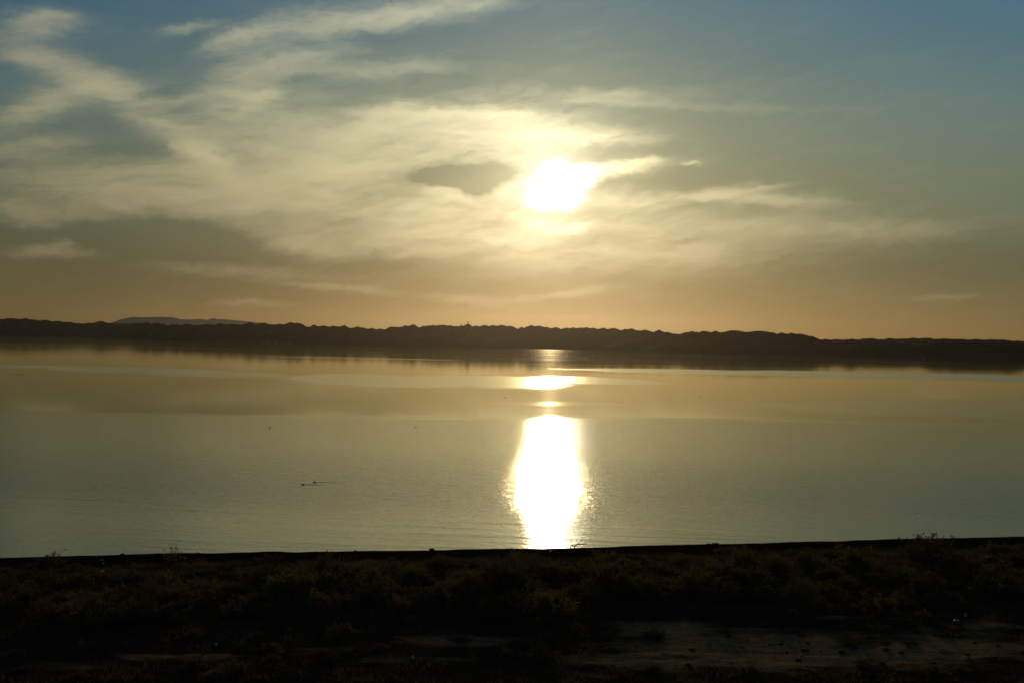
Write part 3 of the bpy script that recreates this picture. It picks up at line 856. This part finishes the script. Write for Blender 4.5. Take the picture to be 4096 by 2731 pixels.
while n_sand < 75 and tries < 6000:
    tries += 1
    px = _r.uniform(-40, 4130); py = _r.uniform(2470, 2760)
    q = drop_on_ground(px, py)
    s_ = float(sand_map(q[0], q[1], q[2]))
    if _r.random() < s_ * 1.05: continue
    R = _r.choice((0.3, 0.4, 0.5, 0.65, 0.9)) * _r.uniform(0.8, 1.2)
    if near_placed(q[0], q[1], R * 0.6): continue
    PLACED.append((q[0], q[1], R * 0.6))
    shrub(_r.choice(('mound', 'tuft', 'tuft')), q[0], q[1], R, LAB_SAND, 'small shrubs scattered over the sand', _r.uniform(0.7, 1.0))
    n_sand += 1

# low ground cover nobody could count: dry blades and twigs between the shrubs
def cover(nb, seed, hmin, hmax, w0, w1, thr, sandk, lean):
    g = np.random.default_rng(seed)
    x = g.uniform(-66, 66, nb); y = g.uniform(54, 118, nb)
    z = ground_h(x, y); d = shore_y(x) - y
    k = (d > 5.5 + 3 * vnoise(x * 0.4, y * 0.4)) & (g.random(nb) < (1.02 - sandk * sand_map(x, y, z)) * sstep(fbm(x * 0.35 + seed, y * 0.35, 3), thr, thr + 0.16)) & (np.abs(x) < y * 0.56)
    x, y, z = x[k], y[k], z[k]; n = len(x)
    h = g.uniform(hmin, hmax, n) * (0.35 + 1.2 * vnoise(x * 0.6, y * 0.6)); a = g.uniform(0, 6.28, n); w = g.uniform(w0, w1, n)
    base = np.stack([x, y, z - 0.03], -1); off = np.stack([np.cos(a) * w, np.sin(a) * w, np.zeros(n)], -1)
    tip = base + np.stack([g.normal(0, lean, n) * h, g.normal(0, lean, n) * h, h], -1)
    return np.stack([base - off, base + off, tip], 1).reshape(-1, 3)
Vg = np.concatenate([cover(150000, 3, .10, .40, .012, .03, .36, 1.25, .5), cover(150000, 4, .12, .42, .012, .028, .46, 1.7, .7)])
n = len(Vg) // 3
gc = link('dry_grass', mesh_from('dry_grass', Vg, np.arange(3 * n).reshape(-1, 3), m_leaf_brown))
tag(gc, 'thin dry grass and twigs between the shrubs of the near shore', 'grass', kind='stuff')

# gravel and clods on the sand and the beach
gp = np.random.default_rng(77)
npb = 16000
x = gp.uniform(-64, 64, npb); y = gp.uniform(55, 120, npb)
z = ground_h(x, y); d = shore_y(x) - y
k = ((d > 0.3) & (d < 8) & (gp.random(npb) < 0.8)) | (gp.random(npb) < sand_map(x, y, z) * 0.9)
k &= (d > 0.3) & (np.abs(x) < y * 0.56)
x, y, z = x[k], y[k], z[k]; n = len(x)
rad = 0.02 + 0.10 * gp.random(n) ** 4
oc = np.array([(1, 0, 0), (0, 1, 0), (-1, 0, 0), (0, -1, 0), (0, 0, .7), (0, 0, -.5)], float)
of = np.array([(0, 1, 4), (1, 2, 4), (2, 3, 4), (3, 0, 4), (1, 0, 5), (2, 1, 5), (3, 2, 5), (0, 3, 5)])
Vp = (oc[None] * (rad[:, None] * gp.uniform(0.7, 1.4, (n, 3)))[:, None, :] + gp.normal(0, 0.15, (n, 6, 3)) * rad[:, None, None]) + np.stack([x, y, z], -1)[:, None, :]
Fp = (of[None] + (np.arange(n) * 6)[:, None, None]).reshape(-1, 3)
gv = link('gravel', mesh_from('gravel', Vp.reshape(-1, 3), Fp, m_stone))
tag(gv, 'loose gravel and clods scattered over the beach and the bare sand', 'gravel', kind='stuff')
# ------------------------------------------------------------------ small things on the near shore
def crumple(name, seed, size, mat, squash=(1, 1, 0.8), amp=0.32, sub=2):
    r = np.random.default_rng(seed)
    import bmesh
    bm = bmesh.new(); bmesh.ops.create_icosphere(bm, subdivisions=sub, radius=1.0)
    ph = r.uniform(0, 6.28, (5, 3)); fr = r.normal(0, 2.6, (5, 3))
    for v_ in bm.verts:
        c = np.array(v_.co)
        k = sum(math.sin(float(np.dot(fr[i], c)) * 1.3 + ph[i, 0]) for i in range(5)) / 5 + r.normal(0, 0.12)
        v_.co = Vector([c[j] * (1 + amp * k) * squash[j] * size for j in range(3)])
    zmin = min(v_.co.z for v_ in bm.verts)
    for v_ in bm.verts: v_.co.z -= zmin * 0.9
    me = bpy.data.meshes.new(name); bm.to_mesh(me); bm.free(); me.materials.append(mat)
    return me

def litter(px, py, size, mat, label, cat='litter', squash=(1, 1, .8), amp=.32, seed=0, name='litter_scrap', knot=False):
    q = drop_on_ground(px, py)
    o = thing(name, tuple(q), label, cat, None, seed * 1.3)
    link('sheet', crumple('sheet', 900 + seed, size, mat, squash, amp), o)
    if knot:
        mb = MB(); mb.lathe([(0.03, 0.0), (0.018, 0.05), (0.05, 0.10), (0.07, 0.13)], 7, (0, 0, size * 1.3)); mb.build('knot', mat, o)
    return o
litter(3862, 2466, 0.125, m_cream, 'round cream plastic bag at the edge of the scrub, far right of the foreground', 'bag', (1, 1, 1), .12, 1, 'plastic_bag', True)
bag = litter(3826, 2492, 0.20, m_blue, 'blue plastic bag with a white top lying on the sand below the cream one', 'bag', (1, .8, .75), .30, 2, 'plastic_bag')
wt_ = link('white_fold', crumple('white_fold', 955, 0.11, m_white, (1.4, .8, .5), .3), bag); wt_.location = (-0.05, 0.0, 0.20)
litter(1412, 2534, 0.17, m_white, 'crumpled white plastic on the scrub edge left of the middle foreground', 'litter', (1.2, .8, .8), .42, 3)
litter(864, 2580, 0.09, m_white, 'small pale scrap on the soil above the left sandy track', 'litter', (1, 1, .9), .2, 4)
litter(230, 2322, 0.11, m_white, 'small white scrap caught in the scrub near the left edge', 'litter', (1, 1, .9), .25, 5)
litter(408, 2287, 0.13, m_white, 'torn white scrap in the scrub below the leftmost beach shrubs', 'litter', (1.5, .8, .6), .4, 6)
litter(414, 2253, 0.08, m_white, 'tiny bright white scrap on the gravel beach, left', 'litter', (1, 1, .8), .2, 7)
litter(406, 2239, 0.16, m_cream, 'flat pale slab of packaging lying on the beach, left', 'litter', (1.6, .7, .16), .15, 8, 'packaging_slab')
litter(2934, 2208, 0.12, m_pink, 'pinkish pale scrap in the beach scrub right of the glitter', 'litter', (.7, .7, 1.2), .3, 9)
litter(3484, 2187, 0.08, m_pink, 'tan scrap on the beach in the right third', 'litter', (.8, .8, 1.1), .2, 10)
litter(2146, 2307, 0.10, m_white, 'faint fluffy white scrap in the scrub below the sun glitter', 'litter', (1, 1, .9), .3, 11)
litter(2402, 2338, 0.06, m_white, 'tiny white speck of litter in the scrub right of the glitter', 'litter', (1, 1, 1), .2, 12)
litter(2202, 2203, 0.11, m_white, 'pale scrap lying on the beach right under the sun glitter', 'litter', (1.8, .7, .3), .2, 13)
litter(1651, 2630, 0.08, m_white, 'small white scrap on the sand left of the middle at the bottom', 'litter', (1, .7, 1), .3, 14)
litter(740, 2231, 0.07, m_white, 'small pale scrap on the beach between the leafy shrub and the low lump', 'litter', (1.3, .7, .6), .3, 15)

# driftwood, stalks and lumps at the waterline
def stick(name, px, py, segs, rad, label, cat, mat=m_drift):
    """segs: polylines in metres (along x, up) from the foot"""
    q = drop_on_ground(px, py)
    o = thing(name, tuple(q), label, cat)
    for k, (part, pts) in enumerate(segs):
        mb = MB()
        P_ = [(1.35 * u, 0.03 * math.sin(3 * i + k), 1.35 * w) for i, (u, w) in enumerate(pts)]
        n_ = len(P_)
        mb.tube(P_, [1.7 * rad * (1 - 0.6 * i / (n_ - 1)) for i in range(n_)], 6)
        mb.build(part, mat, o, True)
    return o
stick('driftwood_branch', 2296, 2191, [('stem', [(-.05, -.1), (.10, .18), (.30, .34), (.62, .31), (.82, .36), (1.02, .34)]), ('twig', [(.08, .12), (-.12, .24), (-.3, .2)]), ('twig', [(-.2, -.05), (-.32, .12)])], .045,
      'bent driftwood branch standing up at the waterline beside the glitter', 'branch')
stick('dry_stalk', 424, 2217, [('stem', [(0, -.1), (.02, .12), (0, .30)]), ('twig', [(0, .28), (-.12, .42)]), ('twig', [(0, .28), (.12, .40)])], .035, 'small forked dry stalk standing on the waterline, left', 'stalk')
stick('dry_stalk', 930, 2206, [('stem', [(0, -.1), (.02, .25), (.06, .5), (.18, .74)])], .030, 'single curved dry stalk sticking up at the waterline', 'stalk')
stick('dry_stalk', 3880, 2148, [('stem', [(0, -.1), (.0, .2), (.02, .34)])], .03, 'short dry stalk on the waterline near the right end', 'stalk')
stick('fallen_stick', 3608, 2648, [('stem', [(-.2, .05), (0, .06), (.22, .05)])], .02, 'thin pale stick lying on the sand, lower right', 'stick', m_cream)
stick('fallen_branch', 2030, 2615, [('stem', [(-.5, .06), (0, .10), (.5, .07)]), ('twig', [(.1, .08), (.35, .22)])], .04, 'short dark branch lying on the sand near the bottom middle', 'branch')
stick('fallen_branch', 3500, 2556, [('stem', [(-.5, .10), (0, .08), (.6, .05)]), ('twig', [(-.1, .08), (-.4, .2)])], .06, 'dark fallen branch on the pale clearing beside the low cushion shrub', 'branch')

def lump(px, py, size, label, squash, seed, name='stone', cat='stone'):
    q = drop_on_ground(px, py)
    o = link(name, crumple(name, seed, size, m_stone, squash, .22), None, tuple(q - np.array([0, 0, size * squash[2] * 0.3])))
    tag(o, label, cat)
lump(490, 2219, .20, 'dark boulder on the waterline between the forked stalk and the leafy shrub', (1.2, .8, .55), 41)
lump(790, 2212, .15, 'low dark stone on the waterline right of the leafy shrub', (1.4, .8, .4), 42)
lump(1727, 2199, .22, 'dark pointed lump on the waterline left of the glitter', (1.4, .8, .55), 43)
lump(2862, 2175, .22, 'long dark snag lying on the waterline right of the glitter', (2.0, .8, .42), 44, 'snag', 'snag')
lump(2835, 2177, .22, 'small stone against the dark snag on the waterline', (1.5, .8, .4), 45)
LAB_ST = 'small dark stone among many alike lying on the bare sand'
for k in range(26):
    px, py = _r.uniform(2300, 4000), _r.uniform(2520, 2700)
    lump(px, py, _r.uniform(.08, .2), LAB_ST, (1.3, 1, .6), 60 + k % 6); COL.objects[-1]['group'] = 'stones on the sand'

# ------------------------------------------------------------------ water birds
def bird_mesh(neck):
    """a floating grebe facing -x: one skin from tail over back, neck and head to the bill"""
    st = [(.27, .045, .012, .010), (.22, .05, .05, .035), (.10, .055, .085, .07), (-.04, .06, .09, .08), (-.15, .065, .075, .065), (-.205, .10, .045, .045),
          (-.222, .10 + neck * .45, .024, .026), (-.224, .10 + neck * .8, .022, .024), (-.245, .10 + neck, .034, .036), (-.285, .10 + neck, .026, .026), (-.33, .095 + neck, .009, .010), (-.385, .088 + neck, .003, .003)]
    n = 10; V = []; F = []
    for i, (x, z, wy_, hz) in enumerate(st):
        a_, c_ = st[max(i - 1, 0)], st[min(i + 1, len(st) - 1)]
        t = np.array([c_[0] - a_[0], 0, c_[1] - a_[1]]); t /= np.linalg.norm(t)
        up = np.array([-t[2], 0, t[0]]); up = up if (up[2] > 0 or i in (6, 7)) else -up
        for k in range(n):
            an = 2 * math.pi * k / n
            V.append(np.array([x, 0, z]) + np.array([0, 1, 0]) * wy_ * math.cos(an) + up * hz * math.sin(an))
    for i in range(len(st) - 1):
        for k in range(n): F.append((i * n + k, i * n + (k + 1) % n, (i + 1) * n + (k + 1) % n, (i + 1) * n + k))
    F.append(tuple(range(n))); F.append(tuple((len(st) - 1) * n + k for k in range(n)))
    return mesh_from('bird', V, F, m_feather, True)
me_up, me_low = bird_mesh(.19), bird_mesh(.09)
def bird(px, py, me, label, s=1.0, rz=0.0, wake=0.0):
    q = on_level(px, py, 0.0)
    o = link('water_bird', me, None, (q[0], q[1], -0.015)); o.scale = (s, s, s); o.rotation_euler = (0, 0, rz)
    tag(o, label, 'bird', 'birds floating on the lake')
    if wake:
        # two low ripple crests spreading behind the bird
        for sgn in (-1, 1):
            V = []; F = []
            N = 26
            for i in range(N):
                t = i / (N - 1)
                x = q[0] + 0.15 + t * wake; yc = q[1] + sgn * (0.05 + t * wake * 0.075)
                h_ = 0.028 * (1 - t) ** 0.8; w_ = 0.10 + 0.10 * t
                for yy, z_ in ((-w_, -0.004), (-w_ * .4, h_ * .7), (0, h_), (w_ * .4, h_ * .7), (w_, -0.004)):
                    V.append((x, yc + yy, z_))
            for i in range(N - 1):
                for k in range(4): F.append((i * 5 + k, (i + 1) * 5 + k, (i + 1) * 5 + k + 1, i * 5 + k + 1))
            link('wake', mesh_from('wake', V, F, m_water, True), lake)
    return o
bird(1212, 1937, me_up, 'nearer of two long-necked dark birds swimming with trailing wakes', 1.0, 0, 5.0)
bird(1259, 1928, me_up, 'farther of two long-necked dark birds swimming with trailing wakes', 1.0, 0, 6.0)
bird(1079, 1710, me_low, 'dark bird floating alone just inside the ruffled water, left of the middle', 1.0, .3)
bird(1662, 1707, me_low, 'dark bird floating alone left of the sun glitter, in the ruffled water', .9, 2.8)
bird(2021, 1589, me_low, 'dark bird on the calm strip left of the glitter', 1.1, .2)
bird(2798, 1590, me_up, 'dark bird floating alone on the calm golden water right of the glitter', 1.1, 3.0)
for k, (px, py) in enumerate(((51, 1495), (72, 1497), (80, 1498), (90, 1495))):
    bird(px, py, me_low, 'one of four dark birds floating together near the left edge of the lake', 1.4, .3 * k)

# ------------------------------------------------------------------ things on the far hills
# two-tiered open pavilion on its own summit
q, dist = crest_at(crest_main, 1872)
u = dist / FPX                                    # metres in one photograph pixel out there
pv = thing('pavilion', (q[0], q[1], q[2] - 0.6), 'small two-tiered pavilion with upturned roofs on the pointed summit of the far hills', 'pavilion')
mb = MB(); mb.lathe([(3.4, 0), (3.4, .5), (3.0, .5), (3.0, .9)], 6); mb.build('platform', m_steel, pv)
for k in range(6):
    an = math.pi / 6 + k * math.pi / 3
    mb = MB(); mb.lathe([(.22, .9), (.18, 3.9)], 8, (2.1 * math.cos(an), 2.1 * math.sin(an), 0)); mb.build('column', m_post, pv, True)
mb = MB(); mb.lathe([(.55, .9), (.55, 4.2)], 8); mb.build('core', m_post, pv)
def eave(r, z, an):
    lift = 0.30 * (abs(math.cos(3 * (an - math.pi / 6))) ** 6) * (r / 3.0) ** 2
    return r * (1 + 0.08 * abs(math.cos(3 * (an - math.pi / 6))) ** 6), z + lift
mb = MB(); mb.lathe([(2.9, 3.85), (3.05, 4.0), (2.2, 4.35), (1.5, 4.8), (1.4, 4.75), (.4, 4.6)], 24, fn=eave); mb.build('lower_roof', m_roof, pv)
mb = MB(); mb.lathe([(1.2, 4.6), (1.2, 5.7)], 6); mb.build('upper_storey', m_post, pv)
rf = MB(); rf.lathe([(2.2, 5.65), (2.35, 5.8), (1.5, 6.2), (.8, 6.8), (.25, 7.5), (.05, 7.6)], 24, fn=eave); rf = rf.build('upper_roof', m_roof, pv)
mb = MB(); mb.lathe([(.10, 7.5), (.28, 7.85), (.12, 8.1), (.03, 8.6)], 8); mb.build('finial', m_roof, rf)

q, dist = crest_at(crest_main, 1845)
hut = thing('equipment_hut', (q[0], q[1], q[2] - 0.8), 'small flat-roofed hut under the antenna frame on the far ridge', 'hut')
mb = MB(); mb.box((0, 0, 1.6), (4.8, 4.0, 3.2)); mb.build('wall', m_hutwall, hut)
mb = MB(); mb.box((0, 0, 3.32), (5.2, 4.4, .22)); mb.build('roof', m_roof, hut)
fr = thing('antenna_frame', (q[0], q[1] + 3.2, q[2] - 0.8), 'open lattice antenna frame rising above the hut beside the pavilion', 'antenna')
for x in (-2.6, 2.6):
    mb = MB()
    for dx in (-.25, .25): mb.tube([(x + dx, 0, 0), (x + dx, 0, 11.0)], [.09, .07], 5)
    for i in range(9): mb.tube([(x - .25, 0, 1 + i * 1.1), (x + .25, 0, 2.1 + i * 1.1)], [.05, .05], 4)
    mb.build('tower', m_steel, fr)
for z in (6.2, 8.6, 10.4):
    mb = MB(); mb.tube([(-2.6, 0, z), (2.6, 0, z)], [.07, .07], 5); mb.build('crossbar', m_steel, fr)
mb = MB(); mb.tube([(-2.6, 0, 6.2), (2.6, 0, 10.4)], [.05, .05], 4); mb.tube([(2.6, .15, 6.2), (-2.6, .15, 10.4)], [.05, .05], 4); mb.build('brace', m_steel, fr)
for px, hgt, lab in ((1826, 14.0, 'taller of two thin masts on the far ridge left of the antenna frame'), (1829.5, 8.0, 'shorter of two thin masts on the far ridge left of the antenna frame')):
    q, dist = crest_at(crest_main, px)
    o = thing('radio_mast', (q[0], q[1], q[2] - 0.8), lab, 'mast')
    mb = MB(); mb.tube([(0, 0, 0), (0, 0, hgt)], [.16, .05], 6); mb.build('pole', m_steel, o)
    mb = MB(); mb.box((0, 0, .2), (.9, .9, .4)); mb.build('footing', m_hutwall, o)
q, dist = crest_at(crest_back, 3358)
g = thing('power_line_frame', (q[0], q[1], q[2] - 0.5), 'small two-legged frame with a crossbar on the low right-hand far ridge', 'pylon')
for x in (-2.4, 2.4):
    mb = MB(); mb.tube([(x, 0, 0), (x, 0, 4.4)], [.2, .14], 6); mb.build('leg', m_steel, g)
mb = MB(); mb.tube([(-3.0, 0, 3.4), (3.0, 0, 3.4)], [.14, .14], 6); mb.build('crossbar', m_steel, g)

# pale buildings at the water's edge below the hills
def house(px, w_, d_, h_, label, grp, back=10.0, gable=True):
    a = azel(px, 1400)[0]
    ds = float(shore_dist(np.array(a))) + back
    x, y = ds * math.sin(math.radians(a)), ds * math.cos(math.radians(a))
    o = thing('lakeside_building', (x, y, 0.2), label, 'building', grp, math.radians(-a))
    mb = MB(); mb.box((0, 0, h_ / 2), (w_, d_, h_)); mb.build('wall', m_wall, o)
    mb = MB()
    if gable:
        a_, b_ = w_ / 2 + .4, d_ / 2 + .4
        mb.raw([(-a_, -b_, h_), (a_, -b_, h_), (a_, b_, h_), (-a_, b_, h_), (-a_, 0, h_ + d_ * .28), (a_, 0, h_ + d_ * .28)], [(0, 1, 5, 4), (3, 4, 5, 2), (0, 4, 3), (1, 2, 5), (0, 3, 2, 1)])
    else:
        mb.box((0, 0, h_ + .2), (w_ + .6, d_ + .6, .4))
    mb.build('roof', m_roof, o)
    nw = max(2, int(w_ / 4))
    for k in range(nw):
        mb = MB(); mb.box((-w_ / 2 + (k + .5) * w_ / nw, -d_ / 2 - .03, h_ * .55), (1.3, .12, 1.5)); mb.build('window', m_hutwall, o)
GB = 'pale buildings at the far waterline'
for px, w_, h_, gb, lab in ((1018, 12, 4.5, True, 'leftmost pale building of the hamlet at the far waterline'), (1048, 9, 5.5, False, 'second pale building from the left of the far hamlet'),
        (1072, 16, 6.5, False, 'tallest block of the far waterline hamlet'), (1100, 13, 5.0, True, 'gabled pale building in the middle of the far hamlet'),
        (1126, 10, 4.2, True, 'low pale building right of the middle of the far hamlet'), (1158, 14, 4.0, False, 'rightmost low building of the far waterline hamlet'),
        (1641, 10, 3.5, True, 'single pale cottage at the foot of the far hills left of the pavilion'), (3694, 7, 3.5, True, 'single pale cottage at the foot of the dark hills on the far right')):
    house(px, w_, 8.0, h_, lab, GB if px < 1200 else None, back=24.0, gable=gb)

# ------------------------------------------------------------------ haze
zt = 330.0
V = [(-11000, -900, -7), (11000, -900, -7), (11000, 14000, -7), (-11000, 14000, -7), (-11000, -900, zt), (11000, -900, zt), (11000, 14000, zt), (-11000, 14000, zt)]
F = [(0, 3, 2, 1), (4, 5, 6, 7), (0, 1, 5, 4), (1, 2, 6, 5), (2, 3, 7, 6), (3, 0, 4, 7)]
m_haze = bpy.data.materials.new('haze_air'); m_haze.use_nodes = True
hn = m_haze.node_tree; hn.nodes.remove(hn.nodes['Principled BSDF'])
pvn = hn.nodes.new('ShaderNodeVolumePrincipled')
pvn.inputs['Color'].default_value = (0.85, 0.78, 0.66, 1)
pvn.inputs['Density'].default_value = 0.000019
pvn.inputs['Anisotropy'].default_value = 0.84
hn.links.new(pvn.outputs[0], hn.nodes['Material Output'].inputs['Volume'])
m_haze.cycles.homogeneous_volume = True
hz = link('haze', mesh_from('haze', V, F, m_haze))
tag(hz, kind='stuff')
